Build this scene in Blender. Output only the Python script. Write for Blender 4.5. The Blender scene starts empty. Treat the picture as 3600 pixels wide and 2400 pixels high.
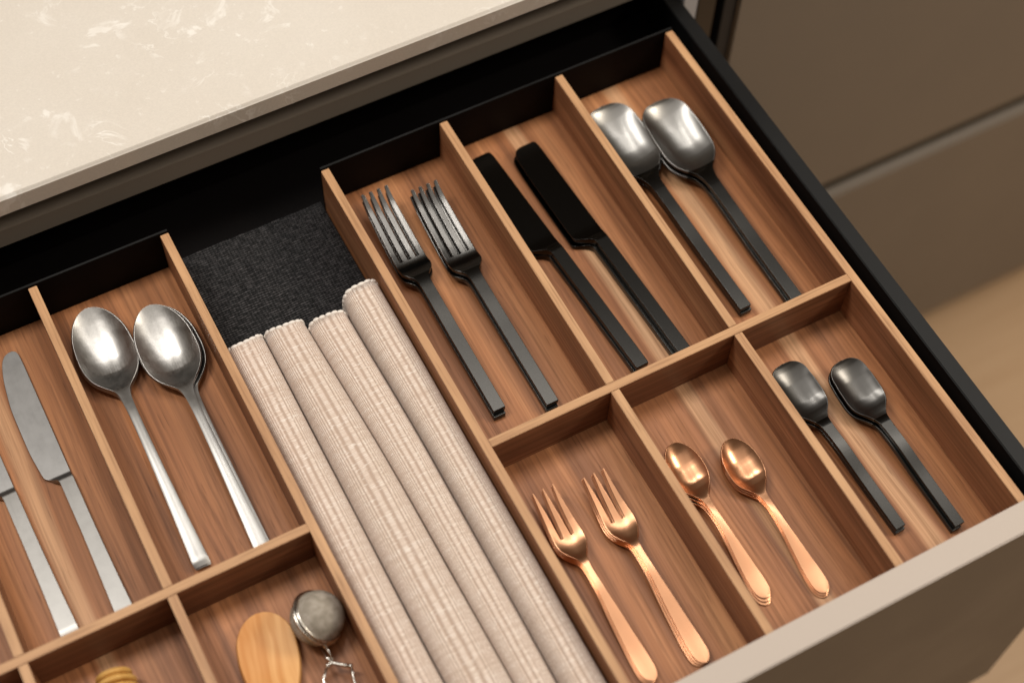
import bpy, bmesh, math, random
import numpy as np
from mathutils import Vector, Matrix, Euler

sc = bpy.context.scene
COL = sc.collection
# ------------------------------------------------------------------ camera
cam_d = bpy.data.cameras.new('camera')
cam = bpy.data.objects.new('camera', cam_d); COL.objects.link(cam)
_M = Matrix(((0.8823, 0.3930, -0.2589), (-0.4701, 0.7637, -0.4425), (0.0238, 0.5121, 0.8586)))
cam.rotation_mode = 'QUATERNION'
cam.rotation_quaternion = _M.to_quaternion()
cam.location = (-0.2381, -0.7012, 0.9802)
cam_d.sensor_width = 36.0
cam_d.lens = 57.095
cam_d.clip_start = 0.02; cam_d.clip_end = 60
cam_d.dof.use_dof = True
cam_d.dof.focus_distance = 1.157
cam_d.dof.aperture_fstop = 2.9
cam_d.dof.aperture_blades = 9
sc.camera = cam
# ------------------------------------------------------------------ world, lamps, exposure
w = bpy.data.worlds.new('World'); sc.world = w; w.use_nodes = True
w.node_tree.nodes['Background'].inputs[0].default_value = (1.0, 0.70, 0.45, 1)
w.node_tree.nodes['Background'].inputs[1].default_value = 0.09
sc.view_settings.view_transform = 'Standard'; sc.view_settings.look = 'None'
sc.view_settings.exposure = -0.14; sc.view_settings.gamma = 1.0

def area(name, loc, target, sx, sy, power, col, roll=0.0):
    l = bpy.data.lights.new(name, 'AREA'); l.shape = 'RECTANGLE'
    l.size = sx; l.size_y = sy; l.energy = power; l.color = col
    o = bpy.data.objects.new(name, l); COL.objects.link(o)
    o.location = loc
    d = Vector(target) - Vector(loc)
    o.rotation_euler = d.to_track_quat('-Z', 'Y').to_euler()
    o.rotation_euler.rotate_axis('Z', roll)
    return o
LAMP = (1.0, 0.955, 0.89)
area('lamp_left', (-0.70, 0.20, 1.60), (-0.15, -0.2, 0), 0.15, 0.60, 15, LAMP)
area('lamp_middle', (0.12, 0.20, 1.60), (0.0, -0.2, 0), 0.10, 0.50, 5.5, LAMP)
area('lamp_right', (0.80, 0.17, 1.60), (0.70, 0.0, 0), 1.10, 0.26, 7.5, LAMP)
area('ceiling_light', (-0.55, -0.25, 1.95), (-0.55, -0.25, 0), 1.3, 1.95, 7.5, (1.0, 0.94, 0.86))
area('ceiling_light', (0.75, -0.52, 1.95), (0.75, -0.52, 0), 1.3, 1.4, 7, (1.0, 0.94, 0.86))
area('floor_fill', (1.7, -0.9, 1.6), (1.5, -0.6, -.9), 0.6, 0.6, 32, (1.0, 0.90, 0.76))  # added fill that brightens the oak floor; no known fixture there

random.seed(7)
# ------------------------------------------------------------------ material helpers
class N:
    def __init__(s, name):
        s.m = bpy.data.materials.new(name); s.m.use_nodes = True
        s.t = s.m.node_tree; s.t.nodes.clear()
        s.out = s.t.nodes.new('ShaderNodeOutputMaterial')
        s.b = s.t.nodes.new('ShaderNodeBsdfPrincipled')
        s.t.links.new(s.b.outputs[0], s.out.inputs[0])
    def n(s, typ, **kw):
        x = s.t.nodes.new('ShaderNode' + typ)
        for k, v in kw.items(): setattr(x, k, v)
        return x
    def l(s, a, b): s.t.links.new(a, b)
    def coord(s, kind='Object'): return s.n('TexCoord').outputs[kind]
    def mapping(s, src, scale=(1, 1, 1), loc=(0, 0, 0), rot=(0, 0, 0)):
        m = s.n('Mapping'); m.inputs['Scale'].default_value = scale
        m.inputs['Location'].default_value = loc; m.inputs['Rotation'].default_value = rot
        s.l(src, m.inputs['Vector']); return m.outputs[0]
    def noise(s, vec, scale=1, detail=3, rough=.55, dist=0):
        x = s.n('TexNoise'); x.inputs['Scale'].default_value = scale; x.inputs['Detail'].default_value = detail
        x.inputs['Roughness'].default_value = rough; x.inputs['Distortion'].default_value = dist
        s.l(vec, x.inputs['Vector']); return x.outputs['Fac']
    def ramp(s, fac, stops, interp='LINEAR'):
        x = s.n('ValToRGB'); e = x.color_ramp.elements; x.color_ramp.interpolation = interp
        while len(e) < len(stops): e.new(.5)
        for i, (p, c) in enumerate(stops):
            e[i].position = p; e[i].color = tuple(c) + (1,) if len(c) == 3 else c
        s.l(fac, x.inputs[0]); return x.outputs[0]
    def mix(s, fac, a, b, blend='MIX'):
        x = s.n('Mix', data_type='RGBA', blend_type=blend)
        for sock, v in ((x.inputs[0], fac), (x.inputs[6], a), (x.inputs[7], b)):
            if isinstance(v, (int, float)): sock.default_value = v
            elif isinstance(v, (tuple, list)): sock.default_value = tuple(v) + (1,) if len(v) == 3 else v
            else: s.l(v, sock)
        return x.outputs[2]
    def math(s, op, a, b=None, c=None, clamp=False):
        x = s.n('Math', operation=op, use_clamp=clamp)
        for i, v in enumerate((a, b, c)):
            if v is None: continue
            if isinstance(v, (int, float)): x.inputs[i].default_value = v
            else: s.l(v, x.inputs[i])
        return x.outputs[0]
    def maprange(s, v, a, b, c=0, d=1, smooth=True):
        x = s.n('MapRange'); x.interpolation_type = 'SMOOTHSTEP' if smooth else 'LINEAR'
        for i, q in enumerate((a, b, c, d)): x.inputs[i + 1].default_value = q
        s.l(v, x.inputs[0]); return x.outputs[0]
    def bump(s, h, strength=.3, dist=.001):
        x = s.n('Bump'); x.inputs['Strength'].default_value = strength; x.inputs['Distance'].default_value = dist
        s.l(h, x.inputs['Height']); s.l(x.outputs[0], s.b.inputs['Normal'])
    def set(s, **kw):
        names = dict(base='Base Color', rough='Roughness', metal='Metallic', spec='Specular IOR Level', sheen='Sheen Weight', coat='Coat Weight', aniso='Anisotropic', sheenr='Sheen Roughness')
        for k, v in kw.items():
            i = s.b.inputs[names[k]]
            if isinstance(v, (int, float)): i.default_value = v
            elif isinstance(v, (tuple, list)): i.default_value = tuple(v) + (1,)
            else: s.l(v, i)

def wood(name, grain='Y', seed=0.0, bands=(), dark=(.235, .092, .038), mid=(.405, .172, .072), light=(.52, .250, .112), contrast=1.0, rough=.42):
    """walnut veneer; grain runs along one object axis, bands are pale sapwood streaks"""
    q = N(name); c = q.coord()
    g = {'X': 0, 'Y': 1, 'Z': 2}[grain]
    def sc_(across, along):
        v = [across] * 3; v[g] = along; return tuple(v)
    off = (seed * 1.37, seed * 2.11, seed * .73)
    # slow wander of the grain so that lines are not ruler straight
    wob = q.n('TexNoise'); wob.inputs['Scale'].default_value = 1; wob.inputs['Detail'].default_value = 2
    q.l(q.mapping(c, sc_(7, 2.4), off), wob.inputs['Vector'])
    sub = q.n('VectorMath', operation='SUBTRACT'); q.l(wob.outputs['Color'], sub.inputs[0]); sub.inputs[1].default_value = (.5, .5, .5)
    scl = q.n('VectorMath', operation='SCALE'); q.l(sub.outputs[0], scl.inputs[0]); scl.inputs['Scale'].default_value = .020
    add = q.n('VectorMath', operation='ADD'); q.l(c, add.inputs[0]); q.l(scl.outputs[0], add.inputs[1])
    v = add.outputs[0]
    broad = q.noise(q.mapping(v, sc_(32, 1.3), off), 1, 3, .55)
    veins = q.noise(q.mapping(v, sc_(150, 2.6), off), 1, 4, .6)
    fine = q.noise(q.mapping(v, sc_(500, 8), off), 1, 2, .6)
    pores = q.noise(q.mapping(v, sc_(900, 35), off), 1, 1, .5)
    base = q.ramp(broad, [(.30, dark), (.44, tuple(.5 * (a + b) for a, b in zip(dark, mid))), (.55, mid), (.72, light)])
    k = q.ramp(veins, [(.30, (.45, .40, .38)), (.46, (.86, .84, .82)), (.60, (1.04, 1.04, 1.04)), (.75, (1.22, 1.20, 1.16))])
    base = q.mix(.54 * contrast, base, k, 'MULTIPLY')
    if bands:
        sp = q.n('SeparateXYZ'); q.l(v, sp.inputs[0])
        tot = None
        for x0, hw in bands:
            d = q.math('ABSOLUTE', q.math('SUBTRACT', sp.outputs[0], x0))
            mk = q.maprange(d, hw, hw * .35)
            tot = mk if tot is None else q.math('MAXIMUM', tot, mk)
        pale = q.ramp(veins, [(.3, (.44, .235, .12)), (.6, (.57, .33, .18)), (.8, (.63, .39, .22))])
        base = q.mix(q.math('MULTIPLY', tot, .9), base, pale)
    fm = q.ramp(fine, [(.3, (.68, .65, .62)), (.6, (1.08, 1.08, 1.08))])
    base = q.mix(.85, base, fm, 'MULTIPLY')
    pm = q.ramp(pores, [(.24, (.55, .50, .46)), (.34, (1, 1, 1))])
    base = q.mix(.7, base, pm, 'MULTIPLY')
    q.set(base=base, rough=q.maprange(fine, .2, .8, rough + .08, rough - .05), spec=.30)
    q.bump(q.math('ADD', fine, q.math('MULTIPLY', pores, .6)), .10, .0004)
    return q.m

def edge_wood(name, grain, seed):
    q = N(name); c = q.coord(); g = {'X': 0, 'Y': 1}[grain]
    v = [650] * 3; v[g] = 22
    f = q.noise(q.mapping(c, tuple(v), (seed, seed, 0)), 1, 3, .6)
    v2 = [60] * 3; v2[g] = 9
    b = q.noise(q.mapping(c, tuple(v2), (seed, 0, 0)), 1, 3, .55)
    base = q.ramp(b, [(.3, (.41, .215, .102)), (.7, (.57, .33, .165))])
    base = q.mix(.8, base, q.ramp(f, [(.28, (.60, .54, .48)), (.5, (1, 1, 1)), (.8, (1.08, 1.08, 1.06))]), 'MULTIPLY')
    q.set(base=base, rough=.5, spec=.4); q.bump(f, .12, .0004)
    return q.m

def metal(name, col, rough, mottled=0.0, aniso=0.0, speck=False, rvar=.06):
    q = N(name); c = q.coord()
    f = q.noise(q.mapping(c, (1, 1, 1)), 140, 4, .6)
    f2 = q.noise(q.mapping(c, (1, 1, 1)), 1500, 2, .6)
    br = q.noise(q.mapping(c, (2200, 60, 900)), 1, 2, .5)
    k = q.mix(.5, f, f2)
    lo = tuple(x * (1 - mottled) for x in col)
    base = q.ramp(k, [(.36, lo), (.58, col)])
    q.set(base=base, metal=1.0, rough=q.maprange(q.mix(.5, f, br), .3, .7, rough - rvar, rough + rvar))
    return q.m

def plain(name, col, rough=.5, spec=.4, grain=0.0, gscale=900, metal_=0):
    q = N(name); f = q.noise(q.coord(), gscale, 2, .6); f2 = q.noise(q.coord(), 9, 3, .5)
    base = q.mix(1.0, tuple(col), q.ramp(q.mix(.35, f, f2), [(.3, (1 - grain,) * 3), (.7, (1 + grain * .5,) * 3)]), 'MULTIPLY')
    q.set(base=base, rough=q.maprange(f2, .3, .7, rough - .04, rough + .04), spec=spec, metal=metal_)
    q.bump(f, .08 if grain else .02, .0003)
    return q.m

M = {}
FLOORW = [wood('walnut_base_right', 'Y', 1.0, ((.0073, .0085), (.0990, .0100))),
          wood('walnut_base_left', 'Y', 6.4, ((-.0058, .0085),))]
M['wall_y'] = wood('walnut_wall', 'Y', 5.3, contrast=1.0, dark=(.19, .078, .036), mid=(.37, .165, .078), light=(.47, .235, .115))
M['wall_y2'] = wood('walnut_wall_redder', 'Y', 9.1, dark=(.19, .074, .035), mid=(.37, .160, .075), light=(.47, .230, .112))
M['wall_x'] = wood('walnut_crosswall', 'X', 3.7, dark=(.13, .052, .026), mid=(.27, .118, .058), light=(.37, .175, .09))
M['edge_y'] = edge_wood('walnut_edge_band', 'Y', 2.0)
M['edge_x'] = edge_wood('walnut_edge_band_cross', 'X', 6.0)
M['black_metal'] = plain('black_lacquered_steel', (.003, .0022, .0022), .6, .08, .25, 1400)
M['rail_black'] = plain('black_powder_coat', (.006, .006, .006), .42, .28, .35, 1800)
M['inner_shade'] = plain('shaded_cabinet_inside', (.004, .004, .004), .8, .08)  # near-black colour stands in for the darkness inside the cabinet
M['taupe'] = plain('taupe_lacquer', (.250, .213, .176), .50, .35, .03, 1100)
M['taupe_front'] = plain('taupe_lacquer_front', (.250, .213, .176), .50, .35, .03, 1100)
M['taupe_lit_top'] = plain('taupe_lacquer_lit_top', (.50, .43, .375), .5, .35, .03, 1100)  # same lacquer, lightened on the top face in place of overhead light
M['silver'] = metal('aged_steel', (.43, .42, .405), .34, .20, rvar=.05)
M['silver_handle'] = metal('satin_steel_handle', (.33, .322, .31), .38, .07, rvar=.02)
M['silver_blade'] = metal('satin_blade_steel', (.31, .305, .30), .42, .08, rvar=.03)
M['black_cutlery'] = metal('black_coated_steel', (.044, .0425, .040), .22, .0, rvar=.0)
M['fork_head_lit'] = metal('black_steel_head_lit', (.10, .097, .093), .25, .0, rvar=.0)  # black coat lightened to carry the bright reflections on head and tines
M['big_bowl_lit'] = metal('graphite_bowl_lit', (.22, .215, .206), .32, .0, rvar=.0)  # black coat made paler to stand in for the bowl's broad reflections
M['small_bowl_lit'] = metal('dark_graphite_bowl_lit', (.105, .102, .098), .31, .0, rvar=.0)  # small bowls: coat raised a step for their reflected light
M['black_blade'] = metal('black_polished_steel', (.035, .034, .033), .16, .0, rvar=.0)
M['copper'] = metal('rose_copper', (.60, .312, .175), .29, .0, rvar=.01)
M['grey_steel'] = plain('grey_runner_steel', (.33, .33, .35), .35, .5, 0, 900, .7)
M['runner_grey'] = plain('light_grey_runner', (.55, .56, .60), .45, .5)
M['wire'] = metal('bright_wire', (.72, .68, .62), .25, .1)

def m_counter():
    q = N('beige_quartz'); c = q.coord()
    big = q.noise(q.mapping(c, (1, 1, 1)), 9, 3, .55)
    w1 = q.noise(c, 26, 4, .62, .9)
    ridge = q.math('ABSOLUTE', q.math('SUBTRACT', w1, .5))
    line = q.maprange(ridge, .030, .0)
    patch = q.maprange(q.noise(q.mapping(c, (1, 1, 1), (3, 1, 0)), 17, 3, .6), .53, .66)
    blob = q.maprange(q.noise(q.mapping(c, (1, 1, 1), (7, 5, 0)), 40, 4, .6, .6), .60, .70)
    speck = q.maprange(q.noise(q.mapping(c, (1, 1, 1), (1, 9, 0)), 150, 3, .6), .62, .74)
    a = q.math('MULTIPLY', line, patch)
    a = q.math('MAXIMUM', a, q.math('MULTIPLY', blob, q.maprange(big, .42, .6)))
    a = q.math('MAXIMUM', a, q.math('MULTIPLY', speck, .55))
    base = q.ramp(big, [(.3, (.645, .59, .52)), (.7, (.68, .63, .565))])
    fine = q.noise(c, 700, 2, .6)
    base = q.mix(.5, base, q.ramp(fine, [(.35, (.93, .93, .93)), (.65, (1.04, 1.04, 1.04))]), 'MULTIPLY')
    base = q.mix(q.math('MULTIPLY', a, .52), base, (.93, .91, .87))
    q.set(base=base, rough=.30, spec=.45)
    return q.m
M['quartz'] = m_counter()

def m_oak():
    q = N('oak_floor'); c = q.coord()
    a = q.noise(q.mapping(c, (1.2, 16, 1)), 1, 4, .6); b = q.noise(q.mapping(c, (4, 120, 1)), 1, 3, .6)
    base = q.ramp(q.mix(.4, a, b), [(.3, (.50, .32, .18)), (.7, (.60, .41, .25))])
    q.set(base=base, rough=.45, spec=.4); return q.m
M['oak'] = m_oak()

def m_cloth():
    """linen placemat: lengthwise warp lines and irregular weft slubs, on UV in metres (u round the roll, v along it)"""
    q = N('woven_linen'); uv = q.n('UVMap').outputs[0]
    wob = q.noise(q.mapping(uv, (60, 60, 1)), 1, 2, .5)
    sep = q.n('SeparateXYZ'); q.l(uv, sep.inputs[0])
    u = q.math('ADD', sep.outputs[0], q.math('MULTIPLY', wob, .0004)); v = q.math('ADD', sep.outputs[1], q.math('MULTIPLY', wob, .003))
    warp = q.math('SINE', q.math('MULTIPLY', u, 2 * math.pi / .0021))
    weft = q.math('SINE', q.math('MULTIPLY', v, 2 * math.pi / .00125))
    groove = q.maprange(warp, -1.0, .35)
    wv = q.maprange(weft, -.9, .3)
    slub = q.noise(q.mapping(uv, (260, 900, 1)), 1, 3, .7)
    streak = q.noise(q.mapping(uv, (14, 300, 1)), 1, 3, .65)
    cell = q.noise(q.mapping(uv, (430, 800, 1)), 1, 1, .5)
    base = q.ramp(streak, [(.30, (.66, .53, .44)), (.50, (.77, .645, .555)), (.70, (.85, .755, .68))])
    base = q.mix(1.0, base, q.ramp(slub, [(.30, (.88, .84, .80)), (.50, (1, 1, 1)), (.68, (1.10, 1.11, 1.12))]), 'MULTIPLY')
    base = q.mix(q.math('SUBTRACT', 1, groove), base, (.50, .375, .30))
    base = q.mix(q.math('MULTIPLY', q.math('SUBTRACT', 1, wv), .45), base, (.46, .34, .27))
    base = q.mix(q.math('MULTIPLY', q.maprange(cell, .58, .70), .5), base, (.93, .87, .80))
    q.set(base=base, rough=.92, spec=.15, sheen=.25)
    h = q.math('ADD', q.math('MULTIPLY', groove, 1.0), q.math('ADD', q.math('MULTIPLY', wv, .45), q.math('MULTIPLY', slub, .8)))
    q.bump(h, .55, .0006)
    return q.m
M['cloth'] = m_cloth()
M['thread'] = plain('white_overcast_thread', (.80, .74, .68), .9, .2, .1, 3000)

def m_mat():
    q = N('black_woven_vinyl'); c = q.coord()
    wob = q.noise(q.mapping(c, (40, 40, 1)), 1, 3, .6)
    sep = q.n('SeparateXYZ'); q.l(c, sep.inputs[0])
    y = q.math('ADD', sep.outputs[1], q.math('MULTIPLY', wob, .0035)); x = q.math('ADD', sep.outputs[0], q.math('MULTIPLY', wob, .003))
    a = q.math('SINE', q.math('MULTIPLY', y, 2 * math.pi / .0019)); b = q.math('SINE', q.math('MULTIPLY', x, 2 * math.pi / .0027))
    n1 = q.noise(q.mapping(c, (170, 900, 1)), 1, 2, .6)
    k = q.math('ADD', q.math('MULTIPLY', q.math('ADD', a, q.math('MULTIPLY', b, .3)), .22), n1)
    base = q.ramp(k, [(.35, (.003, .003, .003)), (.58, (.012, .012, .013)), (.86, (.10, .094, .097))])
    q.set(base=base, rough=.6, spec=.18); q.bump(k, .9, .0012)
    return q.m
M['mat'] = m_mat()

def m_lightwood(name, lo, hi, sc=(1, 1, 1)):
    q = N(name); c = q.coord()
    d = q.noise(q.mapping(c, (30, 14, 30)), 1, 2, .5)
    add = q.n('VectorMath', operation='ADD'); q.l(q.mapping(c, (1, 1, 1)), add.inputs[0])
    s = q.n('VectorMath', operation='SCALE'); q.l(d, s.inputs[0]); s.inputs['Scale'].default_value = .02; q.l(s.outputs[0], add.inputs[1])
    a = q.noise(q.mapping(add.outputs[0], (150, 7, 60)), 1, 3, .5)
    base = q.ramp(a, [(.34, lo), (.5, tuple((x + y) / 2 for x, y in zip(lo, hi))), (.66, hi)])
    q.set(base=base, rough=.5, spec=.35); return q.m
M['beech'] = m_lightwood('cherry_spoon_wood', (.56, .235, .060), (.74, .40, .150))
M['honey'] = m_lightwood('honey_dipper_wood', (.55, .29, .07), (.68, .40, .12))

def m_mesh():
    q = N('fine_wire_gauze'); c = q.coord('UV')
    sep = q.n('SeparateXYZ'); q.l(c, sep.inputs[0])
    a = q.math('SINE', q.math('MULTIPLY', sep.outputs[0], 2 * math.pi * 55)); b = q.math('SINE', q.math('MULTIPLY', sep.outputs[1], 2 * math.pi * 55))
    k = q.math('MAXIMUM', a, b); f = q.noise(q.coord(), 90, 3, .6)
    base = q.mix(q.maprange(k, -.2, .8), (.10, .085, .065), q.mix(q.maprange(f, .4, .6), (.42, .37, .30), (.62, .55, .47)))
    q.set(base=base, metal=.1, rough=.75, spec=.2); q.bump(k, .5, .0004); return q.m
M['gauze'] = m_mesh()

# ------------------------------------------------------------------ object helpers
def tag(o, label=None, cat=None, group=None, kind=None):
    for k, v in (('label', label), ('category', cat), ('group', group), ('kind', kind)):
        if v: o[k] = v
    return o
def empty(name, loc=(0, 0, 0), rz=0.0, label=None, cat=None, group=None):
    o = bpy.data.objects.new(name, None); COL.objects.link(o); o.empty_display_size = .02
    o.location = loc; o.rotation_euler = (0, 0, rz); tag(o, label, cat, group); return o
def link(name, me, mat, parent=None, smooth=False):
    o = bpy.data.objects.new(name, me); COL.objects.link(o)
    if mat is not None and not me.materials: me.materials.append(mat)
    if parent: o.parent = parent
    if smooth:
        for p in me.polygons: p.use_smooth = True
    return o
def bm_box(bm, x0, x1, y0, y1, z0, z1, bev=0.0, seg=2):
    r = bmesh.ops.create_cube(bm, size=1.0)
    for v in r['verts']:
        v.co = Vector(((x0 + x1) / 2 + v.co.x * (x1 - x0), (y0 + y1) / 2 + v.co.y * (y1 - y0), (z0 + z1) / 2 + v.co.z * (z1 - z0)))
    if bev > 0:
        es = list({e for v in r['verts'] for e in v.link_edges})
        bmesh.ops.bevel(bm, geom=es, offset=bev, segments=seg, affect='EDGES', clamp_overlap=True)
def box(name, b, mat, parent=None, bev=0.0, top=None):
    bm = bmesh.new(); bm_box(bm, *b, bev=bev); me = bpy.data.meshes.new(name)
    bm.normal_update(); bm.to_mesh(me); bm.free()
    o = link(name, me, mat, parent)
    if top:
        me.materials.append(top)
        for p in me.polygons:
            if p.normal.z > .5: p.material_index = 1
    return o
def tube(bm, pts, r, n=10, cap=True):
    rings = []
    pts = [Vector(p) for p in pts]
    for i, p in enumerate(pts):
        d = (pts[min(i + 1, len(pts) - 1)] - pts[max(i - 1, 0)]).normalized()
        a = d.orthogonal().normalized() if i == 0 else (rings_a - d * rings_a.dot(d)).normalized()
        rings_a = a; b = d.cross(a)
        rr = r[i] if isinstance(r, (list, tuple)) else r
        rings.append([bm.verts.new(p + (a * math.cos(t) + b * math.sin(t)) * rr) for t in [2 * math.pi * k / n for k in range(n)]])
    for A, B in zip(rings, rings[1:]):
        for k in range(n): bm.faces.new((A[k], A[(k + 1) % n], B[(k + 1) % n], B[k]))
    if cap:
        bm.faces.new(rings[0][::-1]); bm.faces.new(rings[-1])

# ------------------------------------------------------------------ main dimensions (metres; z = 0 is the top of the tray walls)
H = .0414; T = .0064
XC, XD, XE, XF = 0.0, .0992, .1998, .3000
XB, XA, XZ, XW = -.1282, -.2282, -.3276, -.4276
YB = 0.0; YC0, YC1 = -.2631, -.2567          # cross wall
YF = -.4655                                   # inner face of the drawer front
ZMAT = -.0500

# ---- floor of the room
fl = box('floor', (-3, 4, -3, 2.5, -.93, -.90), M['oak']); tag(fl, kind='structure')

# ---- countertop
ct = box('countertop', (-1.3, 1.5, .031, .85, .0455, .065), M['quartz'], bev=.0022)
for p in ct.data.polygons: p.use_smooth = p.area < .01 and abs(p.normal.x) < .9
tag(ct, 'beige quartz countertop with white flecks above the open drawer', 'countertop')

# ---- cabinet that holds the drawer
cab = empty('kitchen_cabinet', (0, .2, -.9), 0, 'dark kitchen cabinet carcass behind the pulled out drawer', 'cabinet')
def rel(b, o): return (b[0] - o[0], b[1] - o[0], b[2] - o[1], b[3] - o[1], b[4] - o[2], b[5] - o[2])
def cbox(name, b, mat, par, bev=0, top=None):
    return box(name, rel(b, par.location), mat, par, bev, top)
cbox('top_rail', (-.62, .3745, .045, .060, -.0042, .0150), M['taupe'], cab, .0006)
cbox('shadow_gap_strip', (-.62, .3745, .066, .075, .0151, .0455), M['inner_shade'], cab)  # near-black strip standing for the dark recess under the countertop
cbox('side_panel', (.3560, .3745, .0345, .60, -.86, .0163), plain('dark_brown_panel', (.060, .044, .031), .5, .3, .05), cab, .0005)
cbox('back_panel', (-.62, .3555, .60, .61, -.86, .045), M['inner_shade'], cab)
cbox('inner_shelf', (-.62, .3555, .060, .5995, -.20, -.19), M['inner_shade'], cab)
cbox('drawer_runner', (.3405, .3555, .0345, .55, -.060, .0060), M['runner_grey'], cab, .0008)
cbox('plinth', (-.62, .3745, .085, .10, -.90, -.862), M['taupe'], cab)

# ---- neighbouring cabinet
nb = empty('drawer_cabinet', (.9, .2, -.9), 0, 'closed taupe drawer cabinet to the right of the open drawer', 'cabinet')
cbox('side_panel', (.3835, .3985, .0345, .60, -.86, .045), plain('charcoal_panel', (.022, .023, .026), .5, .3, .05), nb, .0005)
cbox('drawer_front', (.3980, 1.20, .031 - .0, .0345, -.4035, .0150), M['taupe_front'], nb, .0008)
cbox('handle_channel', (.3990, 1.20, .0348, .060, -.4210, -.3700), plain('channel_shade_black', (.015, .015, .012), .6, .2), nb)  # channel colour blackened to deepen the shadow above the lower front
bm = bmesh.new(); sec = ((.031, -.8580), (.031, -.4400), (.0335, -.4365), (.0540, -.4215), (.0600, -.4215), (.0600, -.8580))
A_ = [bm.verts.new(Vector((.3980, y, z)) - nb.location) for y, z in sec]; B_ = [bm.verts.new(Vector((1.20, y, z)) - nb.location) for y, z in sec]
for k in range(6): bm.faces.new((A_[k], A_[(k + 1) % 6], B_[(k + 1) % 6], B_[k]))
bm.faces.new(A_); bm.faces.new(B_); bmesh.ops.recalc_face_normals(bm, faces=bm.faces)
me = bpy.data.meshes.new('drawer_front'); bm.to_mesh(me); bm.free(); link('drawer_front', me, M['taupe_front'], nb)
cbox('plinth', (.3985, 1.20, .085, .10, -.90, -.8585), M['taupe'], nb)
nb.children[1]['label'] = 'upper taupe drawer front'; nb.children[3]['label'] = 'lower taupe drawer front with a lit top edge'

# ---- the open drawer
dr = empty('pull_out_drawer', (0, -.23, -.06), 0, 'open kitchen drawer with taupe front and black metal sides', 'drawer')
cbox('drawer_front', (-.5100, .3965, -.4850, YF, -.4070, .0150), M['taupe'], dr, .0009, M['taupe_lit_top'])
for s in (1, -1):
    xa, xb = (.3222, .3346) if s == 1 else (-.4620, -.4496)
    cbox('drawer_side', (xa, xb, YF + .0005, .085, -.075, -.0100), M['rail_black'], dr, .0007)
cbox('drawer_bottom', (-.4490, .3218, YF + .0005, .0850, -.0600, -.0520), M['black_metal'], dr)
cbox('drawer_back', (-.4490, .3218, .0630, .0750, -.0518, -.0100), M['black_metal'], dr, .0005)
cbox('front_bracket', (.3085, .3130, YF + .0008, -.4250, -.0515, -.0190), M['grey_steel'], dr, .0006)

# ---- black woven liner in the middle
mt = box('drawer_liner', (XB + T + .0006, XC - .0006, YF + .003, -YB + .0090, -.0518, ZMAT), M['mat'])
tag(mt, 'black woven drawer liner behind the rolled placemats', 'liner')

# ---- trays
def make_tray(xs, label, mats, seeds):
    x0, x1 = xs[0], xs[-1] + T
    t = empty('cutlery_tray', ((x0 + x1) / 2, -.23, -.0515), 0, label, 'cutlery tray', 'walnut cutlery trays in the drawer')
    yf = YF + .0012
    cbox('base_board', (x0 + .0004, x1 - .0004, yf, YB, -.0515, -H), FLOORW[seeds], t)
    for i, x in enumerate(xs):
        wm = mats[i % len(mats)]
        if i in (0, len(xs) - 1):
            nm = 'side_wall'; segs = [(yf, YB)]
        else:
            nm = 'divider'; segs = [(yf, YC0 - .00025), (YC1 + .00025, YB)]
        z0 = -.0515 if nm == 'side_wall' else -H + .0001
        for k, (a, b) in enumerate(segs):
            xx0 = x; xx1 = x + T
            if nm == 'side_wall':
                if i == 0: xx0, xx1 = x, x + T
            cbox(nm, (xx0, xx1, a, b, z0 if nm == 'divider' else -H + .0001, 0), wm, t, .00035, M['edge_y'])
    cbox('cross_wall', (xs[0] + T + .0001, xs[-1] - .0001, YC0, YC1, -H + .0001, .0001), M['wall_x'], t, .00035, M['edge_x'])
    cbox('back_panel', (x0, x1, .0004, .0022, -.0515, .0018), M['black_metal'], t, .0002, M['rail_black'])
    return t
make_tray((XC, XD, XE, XF), 'walnut cutlery tray on the right with black and copper cutlery', (M['wall_y'], M['wall_y2']), 0)
make_tray((XW, XZ, XA, XB), 'walnut cutlery tray on the left with silver cutlery and a wooden spoon', (M['wall_y2'], M['wall_y']), 1)

# ------------------------------------------------------------------ thin lofted shells (cutlery)
def pchip(xs, ys, x):
    xs = np.asarray(xs, float); ys = np.asarray(ys, float); x = np.asarray(x, float)
    h = np.diff(xs); d = np.diff(ys) / h; m = np.zeros_like(xs)
    for i in range(1, len(xs) - 1):
        if d[i - 1] * d[i] > 0:
            w1, w2 = 2 * h[i] + h[i - 1], h[i] + 2 * h[i - 1]; m[i] = (w1 + w2) / (w1 / d[i - 1] + w2 / d[i])
    m[0], m[-1] = d[0], d[-1]
    k = np.clip(np.searchsorted(xs, x) - 1, 0, len(h) - 1); t = (x - xs[k]) / h[k]
    return ((2*t**3-3*t**2+1)*ys[k] + (t**3-2*t**2+t)*h[k]*m[k] + (-2*t**3+3*t**2)*ys[k+1] + (t**3-t**2)*h[k]*m[k+1])
def prof(d): return lambda s: pchip([a for a, _ in d], [b for _, b in d], s)

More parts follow.
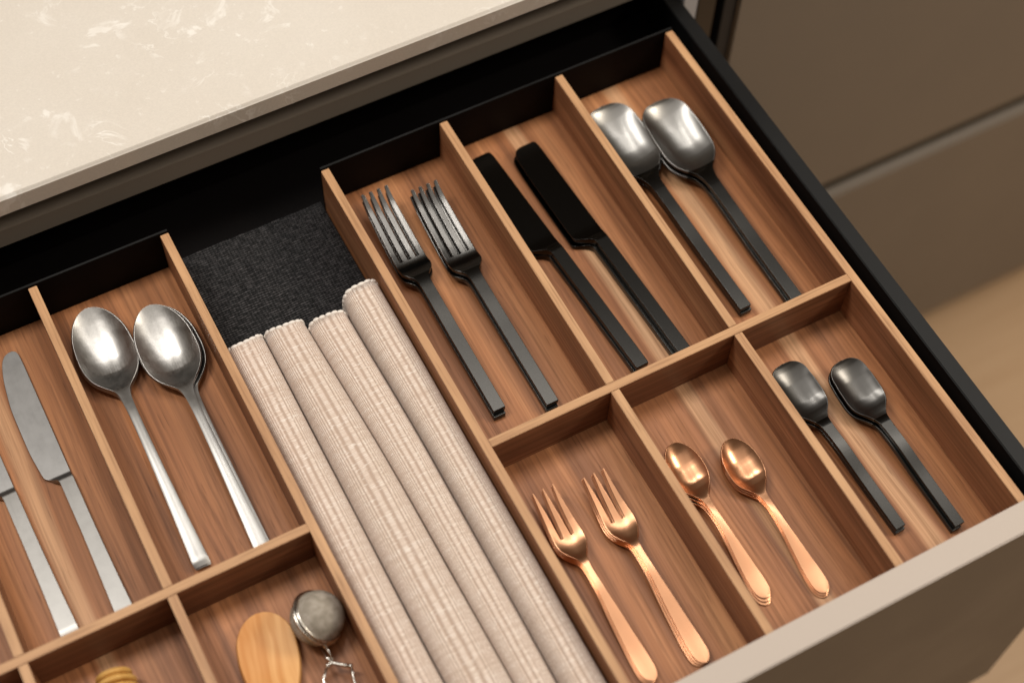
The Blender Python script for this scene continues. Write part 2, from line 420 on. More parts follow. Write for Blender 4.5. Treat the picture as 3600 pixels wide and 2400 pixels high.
def shell(name, L, S, cols_at, z_top, th, keep=None, part_of=None, crease=.75, levels=2):
    """S stations (mm from the tip), cols_at(s) -> list of x (mm), z_top(s,u) and th(s) in mm. Returns {part: mesh}."""
    P = []; U = []
    for s in S:
        xs = cols_at(s); c = (xs[0] + xs[-1]) / 2; hw = max((xs[-1] - xs[0]) / 2, 1e-6)
        P.append([Vector((x, L / 2 - s, z_top(s, (x - c) / hw))) for x in xs])
    n, m = len(P), len(P[0])
    nor = [[None] * m for _ in range(n)]
    for i in range(n):
        for j in range(m):
            a = P[min(i + 1, n - 1)][j] - P[max(i - 1, 0)][j]; b = P[i][min(j + 1, m - 1)] - P[i][max(j - 1, 0)]
            if b.length < 1e-4: b = Vector((1e-3, 0, 0))
            q = b.cross(-a)
            nor[i][j] = q.normalized() if q.length > 1e-9 else Vector((0, 0, 1))
            if nor[i][j].z < 0: nor[i][j] = -nor[i][j]
    faces = [(i, j) for i in range(n - 1) for j in range(m - 1) if keep is None or keep((S[i] + S[i + 1]) / 2, j)]
    fs = set(faces); vt = {}; vb = {}
    bm = bmesh.new(); lay = bm.faces.layers.int.new('part'); cl = bm.edges.layers.float.new('crease_edge')
    def top(i, j):
        if (i, j) not in vt: vt[i, j] = bm.verts.new(P[i][j])
        return vt[i, j]
    def bot(i, j):
        if (i, j) not in vb: vb[i, j] = bm.verts.new(P[i][j] - nor[i][j] * th(S[i]))
        return vb[i, j]
    names = []
    def pid(i, j):
        p = part_of((S[i] + S[i + 1]) / 2, j)
        if p not in names: names.append(p)
        return names.index(p)
    for i, j in faces:
        k = pid(i, j)
        f = bm.faces.new((top(i, j), top(i + 1, j), top(i + 1, j + 1), top(i, j + 1))); f[lay] = k
        f = bm.faces.new((bot(i, j), bot(i, j + 1), bot(i + 1, j + 1), bot(i + 1, j))); f[lay] = k
        for (ci, cj), (a, b) in (((i - 1, j), ((i, j), (i, j + 1))), ((i + 1, j), ((i + 1, j + 1), (i + 1, j))), ((i, j - 1), ((i + 1, j), (i, j))), ((i, j + 1), ((i, j + 1), (i + 1, j + 1)))):
            if (ci, cj) not in fs:
                f = bm.faces.new((top(*a), top(*b), bot(*b), bot(*a))); f[lay] = k
                for A, B in ((top(*a), top(*b)), (bot(*a), bot(*b))):
                    e = bm.edges.get((A, B)); e[cl] = crease
    zmin = min(v.co.z for v in bm.verts)
    for v in bm.verts: v.co = Vector((v.co.x, v.co.y, v.co.z - zmin)) * .001
    bmesh.ops.recalc_face_normals(bm, faces=bm.faces)
    me = bpy.data.meshes.new(name + '_full'); bm.to_mesh(me); bm.free()
    ob = bpy.data.objects.new('tmp', me); COL.objects.link(ob)
    md = ob.modifiers.new('s', 'SUBSURF'); md.levels = levels; md.render_levels = levels
    for p in me.polygons: p.use_smooth = True
    dg = bpy.context.evaluated_depsgraph_get(); dg.update()
    ev = bpy.data.meshes.new_from_object(ob.evaluated_get(dg), preserve_all_data_layers=True, depsgraph=dg)
    COL.objects.unlink(ob); bpy.data.objects.remove(ob)
    # split into parts, keeping the normals of the whole
    nv = len(ev.vertices); co = np.empty(nv * 3); ev.vertices.foreach_get('co', co); co = co.reshape(-1, 3)
    nl = len(ev.loops); lv = np.empty(nl, int); ev.loops.foreach_get('vertex_index', lv)
    vn = np.empty(nv * 3); ev.vertices.foreach_get('normal', vn); vn = vn.reshape(-1, 3)
    pa = np.empty(len(ev.polygons), int); ev.attributes['part'].data.foreach_get('value', pa)
    quads = lv.reshape(-1, 4)
    out = {}
    for k, nm in enumerate(names):
        q = quads[pa == k]; us, inv = np.unique(q, return_inverse=True); inv = inv.reshape(-1, 4)
        mm = bpy.data.meshes.new(nm.split('#')[0]); mm.from_pydata(co[us].tolist(), [], inv.tolist())
        for p in mm.polygons: p.use_smooth = True
        mm.normals_split_custom_set_from_vertices(vn[us].tolist())
        out[nm] = mm
    bpy.data.meshes.remove(ev)
    return out
def tip_curve(a, wm, n=2.2, k=12):
    """half widths of a rounded end: 0 at s = 0, wm at s = a"""
    out = []
    for i in range(k + 1):
        t = (i / k) ** 2.0 * (1 - .002) + .002; out.append((a * t if i else 0.0, wm * 1.0 * (1 - (1 - t) ** n) ** (1 / n)))
    return out
def stations(L, dense, step=5.0):
    """dense: list of (a,b,step) spans; rest at step"""
    s = {0.0, float(L)}
    for a, b, st in dense: s.update(np.arange(a, b + 1e-6, st).round(3).tolist())
    s.update(np.arange(0, L, step).round(3).tolist())
    s = sorted(s); o = [s[0]]
    for x in s[1:]:
        if x - o[-1] > (.3 if x > .5 else .08): o.append(x)
    return o

def spoon_meshes(name, L, W, Z, D, TH, neck, p=2.0, flat_handle=False, dense=None, crease=.75, part=('bowl', 'handle')):
    w, z, d, t = prof(W), prof(Z), prof(D), prof(TH)
    us = [-1, -.93, -.78, -.56, -.3, 0, .3, .56, .78, .93, 1] if not flat_handle else [-1, -.9, -.72, -.5, -.25, 0, .25, .5, .72, .9, 1]
    S = stations(L, dense or [(0, 2, .5), (2, 8, 1.5), (8, neck + 12, 3), (L - 3, L, 1)])
    def cols(s):
        hw = float(w(s)); return [u * hw for u in us]
    def zt(s, u):
        dd = float(d(s)); pw = p if dd > 0 else 2.0
        return float(z(s)) - dd * (1 - abs(u) ** pw)
    return shell(name, L, S, cols, zt, lambda s: float(t(s)), None, lambda s, j: part[0] if s < neck else part[1], crease)

def fork_meshes(name, L, W, TW, Z, D, TH, tines, root, neck, dense=None, crease=.7):
    w, z, d, t, tw = prof(W), prof(Z), prof(D), prof(TH), prof(TW)
    S = stations(L, dense or [(0, 2, .7), (2, root - 4, 5), (root - 4, root + 2, 1), (root + 2, neck + 10, 2), (L - 3, L, 1)])
    S = sorted(set(S) | {float(root)})
    o = [S[0]]
    for x in S[1:]:
        if x - o[-1] > .35 or x == root:
            if x == root and x - o[-1] <= .35: o.pop()
            o.append(x)
    S = o
    def cols(s):
        hw = float(w(s)); tt = min(float(tw(min(s, root))), 2 * hw / tines * .98)
        tt = tt * hw / float(w(root)) if s > root else tt
        pitch = (2 * hw - tt) / (tines - 1); r = []
        for k in range(tines):
            x = -hw + k * pitch; r += [x, x + tt / 2, x + tt]
        return r
    def zt(s, u): return float(z(s)) - float(d(s)) * (1 - u * u)
    def keep(s, j): return not (s < root and j % 3 == 2)
    def part(s, j):
        if s < root: return 'tine#%d' % (j // 3)
        return 'head' if s < neck else 'handle'
    return shell(name, L, S, cols, zt, lambda s: float(t(s)), keep, part, crease)

def knife_meshes(name, L, XL, XR, Z, TH, bolster, dense, crease=.75):
    l, r, z, t = prof(XL), prof(XR), prof(Z), prof(TH)
    us = [0, .06, .2, .4, .6, .8, .94, 1]
    S = stations(L, dense)
    def cols(s):
        a, b = float(l(s)), float(r(s)); return [a + (b - a) * u for u in us]
    return shell(name, L, S, cols, lambda s, u: float(z(s)), lambda s: float(t(s)), None, lambda s, j: 'blade' if s < bolster else 'handle', crease)

def build(kind, meshes, mats, sub=None):
    """an unplaced prototype thing made of the parts in meshes; tines are children of the head"""
    r = empty(kind); made = {}
    for nm in sorted(meshes, key=lambda q: '#' in q):
        base = nm.split('#')[0]
        par = made.get('head', r) if base == 'tine' else r
        made[nm] = link(base, meshes[nm], mats.get(base, mats['*']), par)
    return r
def copy_tree(o, parent=None):
    c = o.copy(); COL.objects.link(c); c.parent = parent
    for ch in list(o.children): copy_tree(ch, c)
    return c
used = set()
def place(proto, tip, end, L, z, label, cat, group, slide=0.0, dx=0.0, drz=0.0, tilt=0.0):
    o = proto if proto.name not in used else copy_tree(proto)
    used.add(proto.name); used.add(o.name)
    tx, ty = tip; ex, ey = end
    d = Vector((tx - ex, ty - ey)).normalized()
    rz = math.atan2(-d.x, d.y) + math.radians(drz)
    c = Vector((tx, ty)) - d * (L / 2000.0)
    c += d * slide + Vector((d.y, -d.x)) * dx
    o.location = (c.x, c.y, -H + z); o.rotation_euler = (tilt, 0, rz)
    tag(o, label, cat, group); return o

# --- silver table spoon
LS = 218
ss = spoon_meshes('silver_spoon', LS,
    tip_curve(34, 20.3, 1.95, 16) + [(39, 20.6), (46, 20.2), (54, 18.0), (60, 14.6), (65, 10.2), (69, 6.6), (73, 4.6), (79, 3.7), (95, 3.2), (130, 3.6), (170, 4.4), (205, 5.3), (216, 5.6), (218, 5.2)],
    [(0, 17.5), (20, 15.4), (50, 12), (66, 10.8), (74, 11.4), (95, 13.2), (120, 12.6), (170, 8.8), (205, 6), (213, 5.6), (218, 3.8)],
    [(0, 0), (4, 1.8), (12, 4.8), (26, 8.2), (40, 9.6), (50, 8.8), (58, 5.6), (64, 2.4), (69, .6), (74, 0), (90, -.6), (218, -.9)],
    [(0, 1.5), (60, 1.6), (74, 2.6), (100, 2.8), (218, 2.2)], 71, dense=[(.1, 3, .6), (3, 12, 1.6), (12, 84, 3), (208, 218, 1.6)])
P_ss = build('table_spoon', ss, {'bowl': M['silver'], '*': M['silver_handle']})
G = 'silver table spoons stacked in pairs'
place(P_ss, (-.1962, -.0195), (-.1985, -.237), LS, .0000, 'bottom spoon of the stack of silver table spoons beside the left divider', 'spoon', G, slide=.0005, dx=.0000, drz=.35)
place(P_ss, (-.1962, -.0190), (-.1985, -.237), LS, .0029, 'top silver table spoon next to the left divider, its whole handle in view', 'spoon', G)
place(P_ss, (-.1545, -.0385), (-.1575, -.2560), LS, .0000, 'bottom spoon of the silver pair nearest the rolled placemats, peeking out on the right', 'spoon', G, slide=.0006, dx=.0014, drz=-.25)
place(P_ss, (-.1560, -.0370), (-.1580, -.2550), LS, .0029, 'top silver table spoon of the pair nearest the rolled placemats', 'spoon', G)

# --- silver knives
LK = 232
sk = knife_meshes('silver_knife', LK,
    [(0, -1.5), (1, -4.2), (3, -6.6), (8, -9.2), (18, -12.0), (32, -14.2), (49, -15.8), (80, -16.0), (100, -14.6), (107.5, -13.6), (109.5, -11.8), (112, -7.8), (114.5, -5.6), (118, -4.9), (150, -4.9), (200, -5.6), (224, -6.2), (232, -6.3)],
    [(0, .8), (1, 2.6), (3, 3.8), (8, 4.4), (20, 4.6), (60, 4.6), (110, 4.5), (118, 4.8), (150, 4.9), (200, 5.6), (224, 6.2), (232, 6.3)],
    [(0, 3.2), (60, 3.4), (104, 3.6), (110.5, 3.6), (113, 5.6), (115.5, 6.5), (150, 6.8), (224, 6.9), (229, 6.2), (232, 4.6)],
    [(0, .7), (60, 1.1), (105, 1.9), (109, 2.8), (112, 3.0), (114, 4.6), (116, 5.6), (224, 6.2), (232, 4.2)], 112.2,
    [(0, 2, .5), (2, 10, 2), (103, 120, .8), (222, 232, 1.2)])
P_sk = build('table_knife', sk, {'blade': M['silver_blade'], '*': M['silver_handle']})
G = 'silver knives in the left tray'
place(P_sk, (-.2568, -.0180), (-.2560, -.2500), LK, 0, 'silver knife nearest the spoons, its rounded blade tip in view', 'knife', G)
place(P_sk, (-.2968, -.0120), (-.2930, -.2440), LK, 0, 'silver knife at the left edge with the squared handle end against the cross wall', 'knife', G)

# --- black table forks
LF = 202
bf = fork_meshes('black_fork', LF,
    [(0, 11.0), (20, 11.4), (55, 12.1), (66, 12.3), (70, 12.2), (73, 11.2), (76, 8.6), (79, 6.2), (83, 5.0), (90, 4.6), (202, 4.6)],
    [(0, 2.2), (1.2, 2.7), (6, 3.3), (20, 4.0), (59, 4.45)],
    [(0, 20.5), (5, 17.6), (12, 15.0), (25, 12.0), (42, 8.6), (54, 6.8), (63, 6.2), (65.5, 6.9), (70, 8.6), (76, 9.8), (84, 10.4), (96, 9.9), (130, 8.0), (202, 5.1)],
    [(0, 0), (20, .8), (60, 1.0), (72, .3), (80, 0), (202, 0)],
    [(0, 1.5), (40, 1.9), (66, 2.2), (76, 3.4), (84, 4.8), (202, 5.0)], 4, 59, 77)
P_bf = build('table_fork', bf, {'tine': M['fork_head_lit'], 'head': M['fork_head_lit'], '*': M['black_cutlery']})
G = 'black table forks stacked in pairs'
fa = ((.0322, -.0230), (.0330, -.2250)); fb = ((.0675, -.0357), (.0689, -.2377))
place(P_bf, fa[0], fa[1], LF, 0, 'lower black fork of the pair next to the placemats', 'fork', G, slide=-.0024, dx=-.0006, drz=-.1)
place(P_bf, fa[0], fa[1], LF, .0053, 'upper black fork of the pair next to the placemats', 'fork', G)
place(P_bf, fb[0], fb[1], LF, 0, 'lower black fork of the pair next to the black knives', 'fork', G, slide=-.0016, dx=-.0012, drz=.2)
place(P_bf, fb[0], fb[1], LF, .0053, 'upper black fork of the pair next to the black knives', 'fork', G)

# --- black knives
LN = 222
bk = knife_meshes('black_knife', LN,
    [(0, -9.5), (.8, -12), (2.5, -14.6), (6, -16.4), (14, -17.4), (40, -18.2), (80, -18.6), (93, -18.4), (96.5, -17.4), (98.5, -13.5), (100.5, -9.0), (103, -6.4), (107, -5.2), (222, -5.0)],
    [(0, 2.0), (.8, 3.4), (2.5, 4.3), (8, 4.8), (222, 5.0)],
    [(0, 3.6), (90, 3.8), (98, 4.4), (106, 6.2), (222, 6.2)],
    [(0, .9), (85, 1.3), (96, 3.0), (104, 5.6), (222, 5.9)], 103,
    [(0, 1.6, .4), (2, 10, 2), (92, 110, 1), (219, 222, 1)])
P_bk = build('table_knife', bk, {'blade': M['black_blade'], '*': M['black_cutlery']})
G = 'black knives stacked in pairs'
ka = ((.1285, -.0195), (.1408, -.2400)); kb = ((.1648, -.0262), (.1745, -.2480))
place(P_bk, ka[0], ka[1], LN, 0, 'lower black knife of the pair half hidden by the fork divider', 'knife', G, dx=-.0012, slide=-.0004)
place(P_bk, ka[0], ka[1], LN, .0061, 'upper black knife of the pair half hidden by the fork divider', 'knife', G)
place(P_bk, kb[0], kb[1], LN, 0, 'lower black knife of the pair next to the big black spoons', 'knife', G, dx=-.0022, slide=-.0010, drz=-.15)
place(P_bk, kb[0], kb[1], LN, .0061, 'upper black knife next to the big black spoons, whole blade in view', 'knife', G)

# --- big black spoons
LB = 202
bs = spoon_meshes('soup_spoon', LB,
    tip_curve(19, 19.9, 2.5) + [(28, 20.5), (42, 20.5), (50, 19.9), (56, 18.2), (60.5, 15.6), (64, 12.4), (67.5, 9.0), (73, 6.5), (80, 5.0), (100, 4.5), (202, 4.7)],
    [(0, 20), (20, 17.6), (50, 14.0), (62, 13.0), (70, 12.6), (82, 13.0), (96, 12.2), (140, 8.6), (202, 5.1)],
    [(0, 0), (2, 1.6), (6, 3.6), (14, 6.2), (26, 8.2), (40, 8.8), (51, 7.4), (60, 4.4), (66, 1.8), (71, .5), (76, 0), (202, 0)],
    [(0, 1.5), (60, 1.7), (74, 3.4), (86, 4.8), (202, 5.0)], 65, p=2.25, flat_handle=True, crease=.8, dense=[(.1, 3, .45), (3, 12, 1.4), (12, 84, 3), (199, 202, 1)])
P_bs = build('serving_spoon', bs, {'bowl': M['big_bowl_lit'], '*': M['black_cutlery']})
G = 'large black spoons stacked in pairs'
sa = ((.2258, -.0310), (.2340, -.2290)); sb = ((.2668, -.0465), (.2725, -.2480))
for (t, e), which in ((sa, 'half hidden by the knife divider'), (sb, 'closest to the right wall of the tray')):
    first = which.startswith('half')
    place(P_bs, t, e, LB, 0, 'lower large black spoon of the pair ' + which, 'spoon', G, dx=.0006 if first else -.0012, slide=-.0012, drz=.1 if first else -.2)
    place(P_bs, t, e, LB, .0054, 'upper large black spoon of the pair ' + which, 'spoon', G)

# --- small black spoons
LT = 142
ts = spoon_meshes('tea_spoon', LT,
    tip_curve(13, 14.1, 2.5) + [(19, 14.6), (29, 14.6), (34.5, 14.0), (39, 12.2), (42.5, 9.4), (46, 6.8), (49, 5.2), (54, 4.2), (64, 3.8), (142, 3.9)],
    [(0, 13.5), (15, 11.6), (38, 9.0), (46, 8.8), (54, 10.2), (66, 10.2), (100, 7.2), (142, 4.3)],
    [(0, 0), (2, 1.2), (7, 3.1), (16, 4.9), (28, 5.3), (37, 3.9), (43, 1.7), (48, .5), (52, 0), (142, 0)],
    [(0, 1.3), (40, 1.4), (50, 2.8), (60, 4.0), (142, 4.2)], 49, p=2.25, flat_handle=True, crease=.8, dense=[(.1, 2.2, .4), (2.2, 9, 1.2), (9, 62, 2.5), (139, 142, 1)])
P_ts = build('tea_spoon', ts, {'bowl': M['small_bowl_lit'], '*': M['black_cutlery']})
G = 'small black spoons stacked in pairs'
ta = ((.2285, -.2895), (.2348, -.4312)); tb = ((.2675, -.3065), (.2722, -.4480))
place(P_ts, ta[0], ta[1], LT, 0, 'lower small black spoon of the pair leaning on the divider beside the copper spoons', 'teaspoon', G, slide=-.0012, dx=-.0002, drz=.2)
place(P_ts, ta[0], ta[1], LT, .0044, 'upper small black spoon of the pair beside the copper spoons', 'teaspoon', G)
place(P_ts, tb[0], tb[1], LT, 0, 'lower small black spoon of the pair nearest the black drawer side', 'teaspoon', G, slide=-.0008, dx=-.0016, drz=-.25)
place(P_ts, tb[0], tb[1], LT, .0044, 'upper small black spoon of the pair nearest the black drawer side', 'teaspoon', G)

# --- copper coffee spoons
LC = 125
cs = spoon_meshes('copper_spoon', LC,
    tip_curve(20, 12.9, 1.95) + [(23, 13.0), (28, 12.6), (33, 10.9), (37, 8.3), (40.5, 5.6), (44, 3.5), (48, 2.6), (58, 2.0), (72, 2.7), (88, 4.0), (102, 5.2), (112, 5.8), (118, 5.6), (121.5, 4.7), (123.8, 3.1), (125, 1.2)],
    [(0, 11.5), (20, 9.2), (36, 7.2), (44, 7.8), (58, 9.2), (72, 8.4), (90, 5.6), (106, 3.4), (125, 2.4)],
    [(0, 0), (3, 1.6), (9, 4.0), (18, 5.8), (27, 5.8), (34, 3.6), (40, 1.2), (45, 0), (125, -.25)],
    [(0, 1.0), (38, 1.1), (48, 2.0), (60, 2.2), (90, 1.5), (125, 1.4)], 42, dense=[(.1, 2, .5), (2, 8, 1.2), (8, 52, 2.5), (114, 125, 1.3)])
P_cs = build('coffee_spoon', cs, {'*': M['copper']})
G = 'copper coffee spoons stacked in threes'
for (t, e), which in ((((.1262, -.3062), (.1267, -.4312)), 'beside the copper forks'), (((.1628, -.3215), (.1640, -.4465)), 'beside the small black spoons')):
    f = 'forks' in which
    for k, pos in enumerate(('bottom', 'middle', 'top')):
        q = 2 - k
        place(P_cs, t, e, LC, .0017 * k, pos + ' copper coffee spoon of the stack ' + which, 'spoon', G,
              slide=-.0018 * q if f else -.0008 * q, dx=(-.0008 if f else -.0004) * q, drz=(.2 if f else -.15) * q)

# --- copper dessert forks
LD = 149
cf = fork_meshes('copper_fork', LD,
    [(0, 8.2), (15, 9.3), (30, 10.4), (37, 10.9), (42, 10.4), (46, 8.8), (50, 6.4), (54, 3.8), (58, 2.6), (66, 2.0), (82, 2.6), (100, 4.0), (118, 5.0), (132, 5.8), (140, 5.8), (145, 4.9), (147.6, 3.3), (149, 1.2)],
    [(0, .9), (3, 1.5), (15, 3.6), (35.5, 6.0)],
    [(0, 14.5), (14, 10.5), (28, 7.4), (40, 6.4), (50, 7.8), (60, 10.0), (74, 10.0), (92, 7.8), (112, 4.8), (130, 3.0), (149, 2.4)],
    [(0, 0), (20, .6), (38, 1.8), (48, 1.4), (56, .1), (60, 0), (149, -.3)],
    [(0, 1.1), (36, 1.3), (54, 2.0), (70, 2.3), (100, 1.6), (149, 1.5)], 3, 35.5, 55, dense=[(0, 2, .7), (2, 32, 4), (32, 38, 1), (38, 62, 2), (138, 149, 1.3)])
P_cf = build('dessert_fork', cf, {'*': M['copper']})
G = 'copper dessert forks stacked in threes and pairs'
for (t, e), which, n in ((((.0284, -.2965), (.0300, -.4455)), 'next to the placemats', 3), (((.0652, -.3020), (.0668, -.4510)), 'next to the copper spoons', 3)):
    f = 'placemats' in which
    for k in range(n):
        q = n - 1 - k
        place(P_cf, t, e, LD, .0018 * k, ('bottom', 'middle', 'top')[k] + ' copper dessert fork of the stack ' + which, 'fork', G,
              slide=(-.0003 if f else .0002) * q, dx=(-.0006 if f else -.0010) * q, drz=(-.1 if f else -.3) * q)

# --- wooden spoon
LW = 190
ws = spoon_meshes('wooden_spoon', LW,
    tip_curve(24, 19.3, 2.0) + [(30, 19.4), (38, 18.6), (48, 16.6), (58, 13.6), (70, 9.4), (84, 6.4), (120, 5), (190, 5.2)],
    [(0, 12), (30, 11), (70, 12), (120, 10), (190, 6)],
    [(0, 0), (5, .8), (20, 2.4), (35, 2.4), (55, .6), (65, -1.5), (190, -2)],
    [(0, 4), (30, 5), (70, 7), (190, 6)], 64, crease=.2)
P_ws = build('wooden_spoon', ws, {'*': M['beech']})
place(P_ws, (-.1782, -.2870), (-.2105, -.4350), LW, 0, 'small wooden spoon lying beside the mesh tea infuser', 'wooden spoon', None)

# ------------------------------------------------------------------ rolled placemats
def roll(name, xl, xr, y0, y1, ztop, label, seed, kind='placemat'):
    """a placemat rolled into an upright oval; xl, xr, ztop are functions of t (0 back end, 1 front end)"""
    rnd = random.Random(seed)
    NS, NA = 60, 56
    bm = bmesh.new(); uvl = bm.loops.layers.uv.new('UVMap'); rings = []
    yc = (y0 + y1) / 2; xc = (xl(0) + xr(0)) / 2
    root = empty('rolled_placemat', (xc, yc, ZMAT), 0, label, 'placemat', 'rolled placemats side by side')
    def sect(t, a, shrink=0.0):
        L_, R_, Z_ = xl(t), xr(t), ztop(t)
        cx = (L_ + R_) / 2; rx = (R_ - L_) / 2 - shrink; cz = (ZMAT + Z_) / 2; rz = (Z_ - ZMAT) / 2 - shrink
        ca, sa = math.cos(a), math.sin(a); e = 2 / 3.9
        wob = 1 + .012 * math.sin(3 * a + seed + 5 * t) + .008 * math.sin(7 * t * 2 + seed)
        x = cx + rx * math.copysign(abs(ca) ** e, ca) * wob; z = cz + rz * math.copysign(abs(sa) ** e, sa) * (wob if sa > 0 else 1)
        return x - xc, z - ZMAT
    per = 2 * math.pi * .017
    for i in range(NS + 1):
        t = i / NS; y = y0 + (y1 - y0) * t
        rr = []
        for k in range(NA):
            a = 2 * math.pi * k / NA; x, z = sect(t, a)
            dy = 0
            if i == 0: dy = .0012 * math.sin(a * 2 + seed)
            rr.append(bm.verts.new((x, y - yc + dy, max(z, .0002))))
        rings.append(rr)
    inn = []
    for k in range(NA):
        a = 2 * math.pi * k / NA; x, z = sect(0, a, .0016); inn.append(bm.verts.new((x, y0 - yc - .0004, max(z, .0012))))
    inn2 = []
    for k in range(NA):
        a = 2 * math.pi * k / NA; x, z = sect(0, a, .0018); inn2.append(bm.verts.new((x, y0 - yc - .02, max(z, .0014))))
    def face(vs, uvs):
        f = bm.faces.new(vs); f.smooth = True
        for lp, q in zip(f.loops, uvs): lp[uvl].uv = q
    for i in range(NS):
        for k in range(NA):
            k2 = (k + 1) % NA; u0, u1 = per * k / NA + seed, per * (k + 1) / NA + seed
            v0, v1 = (y1 - y0) * i / NS + seed * .37, (y1 - y0) * (i + 1) / NS + seed * .37
            face((rings[i][k], rings[i][k2], rings[i + 1][k2], rings[i + 1][k]), ((u0, v0), (u1, v0), (u1, v1), (u0, v1)))
    for A, B in ((inn, rings[0]), (inn2, inn)):
        for k in range(NA):
            k2 = (k + 1) % NA; face((A[k], A[k2], B[k2], B[k]), ((per*k/NA, 0), (per*(k+1)/NA, 0), (per*(k+1)/NA, .002), (per*k/NA, .002)))
    f = bm.faces.new(inn2[::-1]); f = bm.faces.new(rings[-1])
    # the inner turns of the roll, seen in the open back end
    for turn, sh in enumerate((.0042, .0066, .0090)):
        pa = []
        for k in range(NA + 1):
            a = 2 * math.pi * k / NA; x, z = sect(0, a, sh - .0018 * k / NA)
            pa.append((bm.verts.new((x, y0 - yc - .001, z)), bm.verts.new((x, y0 - yc - .019, z))))
        for (a0, b0), (a1, b1) in zip(pa, pa[1:]): face((a0, a1, b1, b0), ((0, 0), (.002, 0), (.002, .01), (0, .01)))
    bmesh.ops.recalc_face_normals(bm, faces=bm.faces)
    me = bpy.data.meshes.new('cloth'); bm.to_mesh(me); bm.free(); link('cloth', me, M['cloth'], root)
    # white overcast stitches round the rim of the end
    bm = bmesh.new(); n = 23
    arc = [0.0]; pv = sect(0, 0, .0003)
    for k in range(1, 361):
        c_ = sect(0, 2 * math.pi * k / 360, .0003); arc.append(arc[-1] + math.hypot(c_[0] - pv[0], c_[1] - pv[1])); pv = c_
    for k in range(n):
        a = 2 * math.pi * float(np.interp(arc[-1] * (k + .5) / n, arc, range(361))) / 360; x, z = sect(0, a, .0003); x2, z2 = sect(0, a + .05, .0003)
        dx, dz = x2 - x, z2 - z; ln = math.hypot(dx, dz); dx /= ln; dz /= ln
        r = bmesh.ops.create_uvsphere(bm, u_segments=10, v_segments=7, radius=1)
        sx = arc[-1] / n * .56 * rnd.uniform(.92, 1.1)
        for v in r['verts']:
            p = v.co.copy(); v.co = (x + dx * p.x * sx - dz * p.z * .0010, y0 - yc + .0005 + p.y * .0015 + .0012 * math.sin(a * 2 + seed), max(z + dz * p.x * sx + dx * p.z * .0012, .0003))
    for f in bm.faces: f.smooth = True
    me = bpy.data.meshes.new('stitched_edge'); bm.to_mesh(me); bm.free()
    o = link('stitched_edge', me, M['thread'], root); o['kind'] = 'stuff'
    return root
def lin(*k): return lambda t: float(np.interp(t, [a for a, _ in k], [b for _, b in k]))
def smooth(*k): return lambda t: float(pchip([a for a, _ in k], [b for _, b in k], t))
XL_ = XB + T + .0004
s12 = smooth((0, -.0925), (.3, -.0925), (.6, -.0930), (1, -.0925))
s23 = smooth((0, -.0615), (.35, -.0565), (.7, -.0550), (1, -.0545))
s34 = smooth((0, -.0305), (.4, -.0285), (1, -.0290))
Y1 = YF + .004
g = .0003
roll('r', lambda t: XL_, lambda t: s12(t) - g, -.1010, Y1, smooth((0, -.0150), (1, -.0165)), 'rolled beige placemat against the left tray', 1.0)
roll('r', lambda t: s12(t) + g, lambda t: s23(t) - g, -.1020, Y1, smooth((0, -.0140), (.5, -.013), (1, -.0130)), 'second rolled beige placemat from the left, the widest one', 2.3)
roll('r', lambda t: s23(t) + g, lambda t: s34(t) - g, -.1085, Y1, smooth((0, -.0160), (1, -.0170)), 'narrow rolled beige placemat between the widest roll and the rightmost roll', 3.9)
roll('r', lambda t: s34(t) + g, lambda t: -.0012, -.1000, Y1, smooth((0, -.0090), (.3, -.0105), (1, -.0120)), 'rolled beige placemat against the right tray, reaching furthest back', 5.2)

# ------------------------------------------------------------------ mesh tea infuser
inf = empty('tea_infuser', (-.1462, -.3110, -H), 0, 'round metal mesh tea infuser with tong handles beside the wooden spoon', 'tea infuser')
R_ = .0182
rimN = Vector((.62, -.10, .66)).normalized()
q = Vector((0, 0, 1)).rotation_difference(rimN).to_matrix()
def hemi(name, sgn, r, off, mat):
    bm = bmesh.new(); uvl = bm.loops.layers.uv.new('UVMap'); rows = []
    for i in range(15):
        th = .03 + (math.pi / 2 - .03) * i / 14
        rows.append([bm.verts.new(q @ Vector((r * math.sin(th) * math.cos(a), r * math.sin(th) * math.sin(a), sgn * (r * .96 * math.cos(th)) + off)) + Vector((0, 0, .0190))) for a in [2 * math.pi * k / 40 for k in range(40)]])
    for i in range(14):
        for k in range(40):
            f = bm.faces.new((rows[i][k], rows[i][(k + 1) % 40], rows[i + 1][(k + 1) % 40], rows[i + 1][k])); f.smooth = True
            for lp, uv in zip(f.loops, ((k / 40, i / 14), ((k + 1) / 40, i / 14), ((k + 1) / 40, (i + 1) / 14), (k / 40, (i + 1) / 14))): lp[uvl].uv = uv
    bm.faces.new(rows[0]); bmesh.ops.recalc_face_normals(bm, faces=bm.faces)
    me = bpy.data.meshes.new(name); bm.to_mesh(me); bm.free(); return link(name, me, mat, inf)
hemi('mesh_half', 1, R_ * .95, .0008, M['gauze']); hemi('mesh_half', -1, R_, -.0008, M['gauze'])
def torus(name, r, rr, off, mat, par):
    bm = bmesh.new()
    pts = [q @ Vector((r * math.cos(a), r * math.sin(a), off)) + Vector((0, 0, .0190)) for a in [2 * math.pi * k / 40 for k in range(41)]]
    tube(bm, pts, rr, 8, False)
    for f in bm.faces: f.smooth = True
    me = bpy.data.meshes.new(name); bm.to_mesh(me); bm.free(); return link(name, me, mat, par)
torus('rim', R_ * .99, .0011, .0013, M['wire'], inf); torus('rim', R_ * 1.02, .0011, -.0013, M['wire'], inf)
def wire(name, pts, r, par, mat):
    bm = bmesh.new(); tube(bm, [Vector(p) - par.location for p in pts], r, 8)
    for f in bm.faces: f.smooth = True
    me = bpy.data.meshes.new(name); bm.to_mesh(me); bm.free(); return link(name, me, mat, par)
zc = -H + .0105
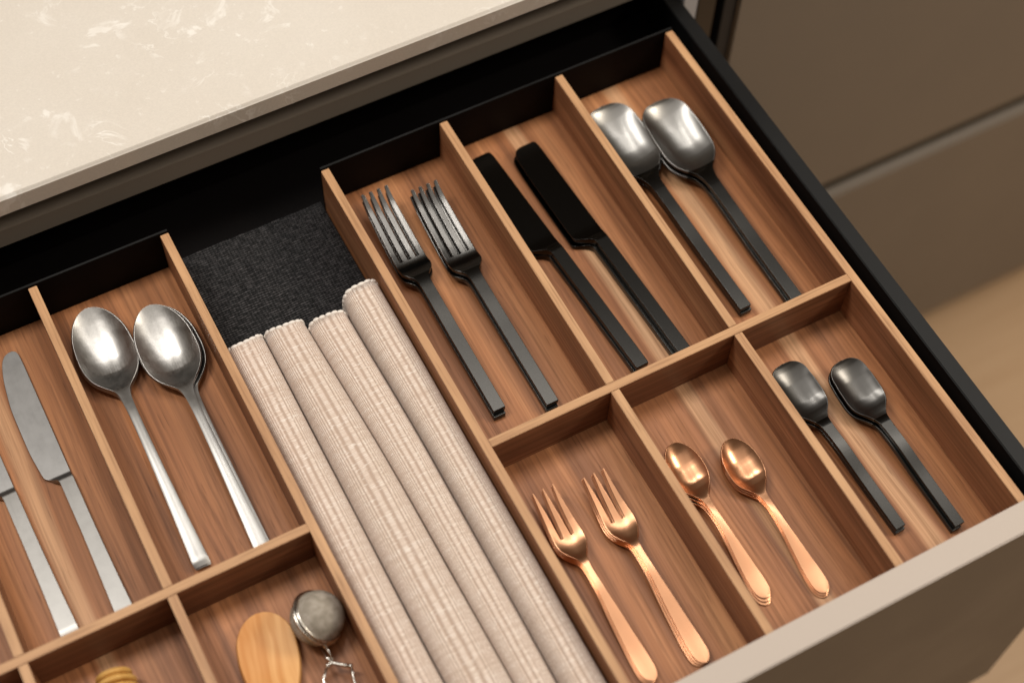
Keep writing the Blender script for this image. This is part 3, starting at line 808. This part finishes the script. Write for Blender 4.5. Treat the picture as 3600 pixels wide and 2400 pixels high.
wire('neck', [(-.1495, -.3280, zc + .003), (-.1492, -.3330, zc + .001), (-.1487, -.3385, zc)], .0009, inf, M['wire'])
wire('neck', [(-.1515, -.3275, zc - .003), (-.1520, -.3345, zc - .002), (-.1500, -.3395, zc - .001)], .0009, inf, M['wire'])
wire('hinge_bar', [(-.1545, -.3412, zc), (-.1505, -.3400, zc), (-.1455, -.3440, zc), (-.1405, -.3482, zc)], .0013, inf, M['wire'])
wire('handle', [(-.1405, -.3482, zc), (-.1420, -.3540, zc - .001), (-.1450, -.3700, zc - .003), (-.1500, -.4100, zc - .006), (-.1520, -.4350, zc - .008)], .0010, inf, M['wire'])
wire('handle', [(-.1545, -.3412, zc), (-.1600, -.3475, zc - .001), (-.1650, -.3700, zc - .003), (-.1620, -.4100, zc - .006), (-.1540, -.4350, zc - .008)], .0010, inf, M['wire'])
for p in ((-.1538, -.3410, zc + .0012), (-.1436, -.3462, zc + .0012), (-.1408, -.3480, zc + .0014), (-.1497, -.3290, zc + .003)):
    bm = bmesh.new(); bmesh.ops.create_uvsphere(bm, u_segments=12, v_segments=8, radius=.0017)
    for f in bm.faces: f.smooth = True
    me = bpy.data.meshes.new('rivet'); bm.to_mesh(me); bm.free()
    o = link('rivet', me, M['wire'], inf); o.location = Vector(p) - inf.location

# ------------------------------------------------------------------ honey dipper
hd = empty('honey_dipper', (-.2800, -.3000, -H), math.radians(-8), 'yellow wooden honey dipper with grooved head in the lower left cell', 'honey dipper')
def lathe(name, pr, mat, par):
    bm = bmesh.new(); rows = []
    for y, r in pr: rows.append([bm.verts.new((r * math.cos(a), y, .0145 + r * math.sin(a))) for a in [2 * math.pi * k / 36 for k in range(36)]])
    for A, B in zip(rows, rows[1:]):
        for k in range(36): f = bm.faces.new((A[k], A[(k + 1) % 36], B[(k + 1) % 36], B[k])); f.smooth = True
    bm.faces.new(rows[0]); bm.faces.new(rows[-1][::-1]); bmesh.ops.recalc_face_normals(bm, faces=bm.faces)
    me = bpy.data.meshes.new(name); bm.to_mesh(me); bm.free(); return link(name, me, mat, par)
yy = .0165
for k, r in enumerate((.0118, .0136, .0142, .0140, .0126)):
    y = yy - k * .0056
    lathe('ring', [(y, r * .80), (y - .0004, r * .93), (y - .0016, r), (y - .0026, r), (y - .0037, r * .93), (y - .0041, r * .82)], M['honey'], hd)
lathe('core', [(yy - .0010, .0095), (yy - .028, .0095)], M['honey'], hd)
lathe('handle', [(yy - .0281, .0070), (yy - .032, .0045), (yy - .10, .0042), (yy - .135, .0046), (yy - .138, .003)], M['honey'], hd)
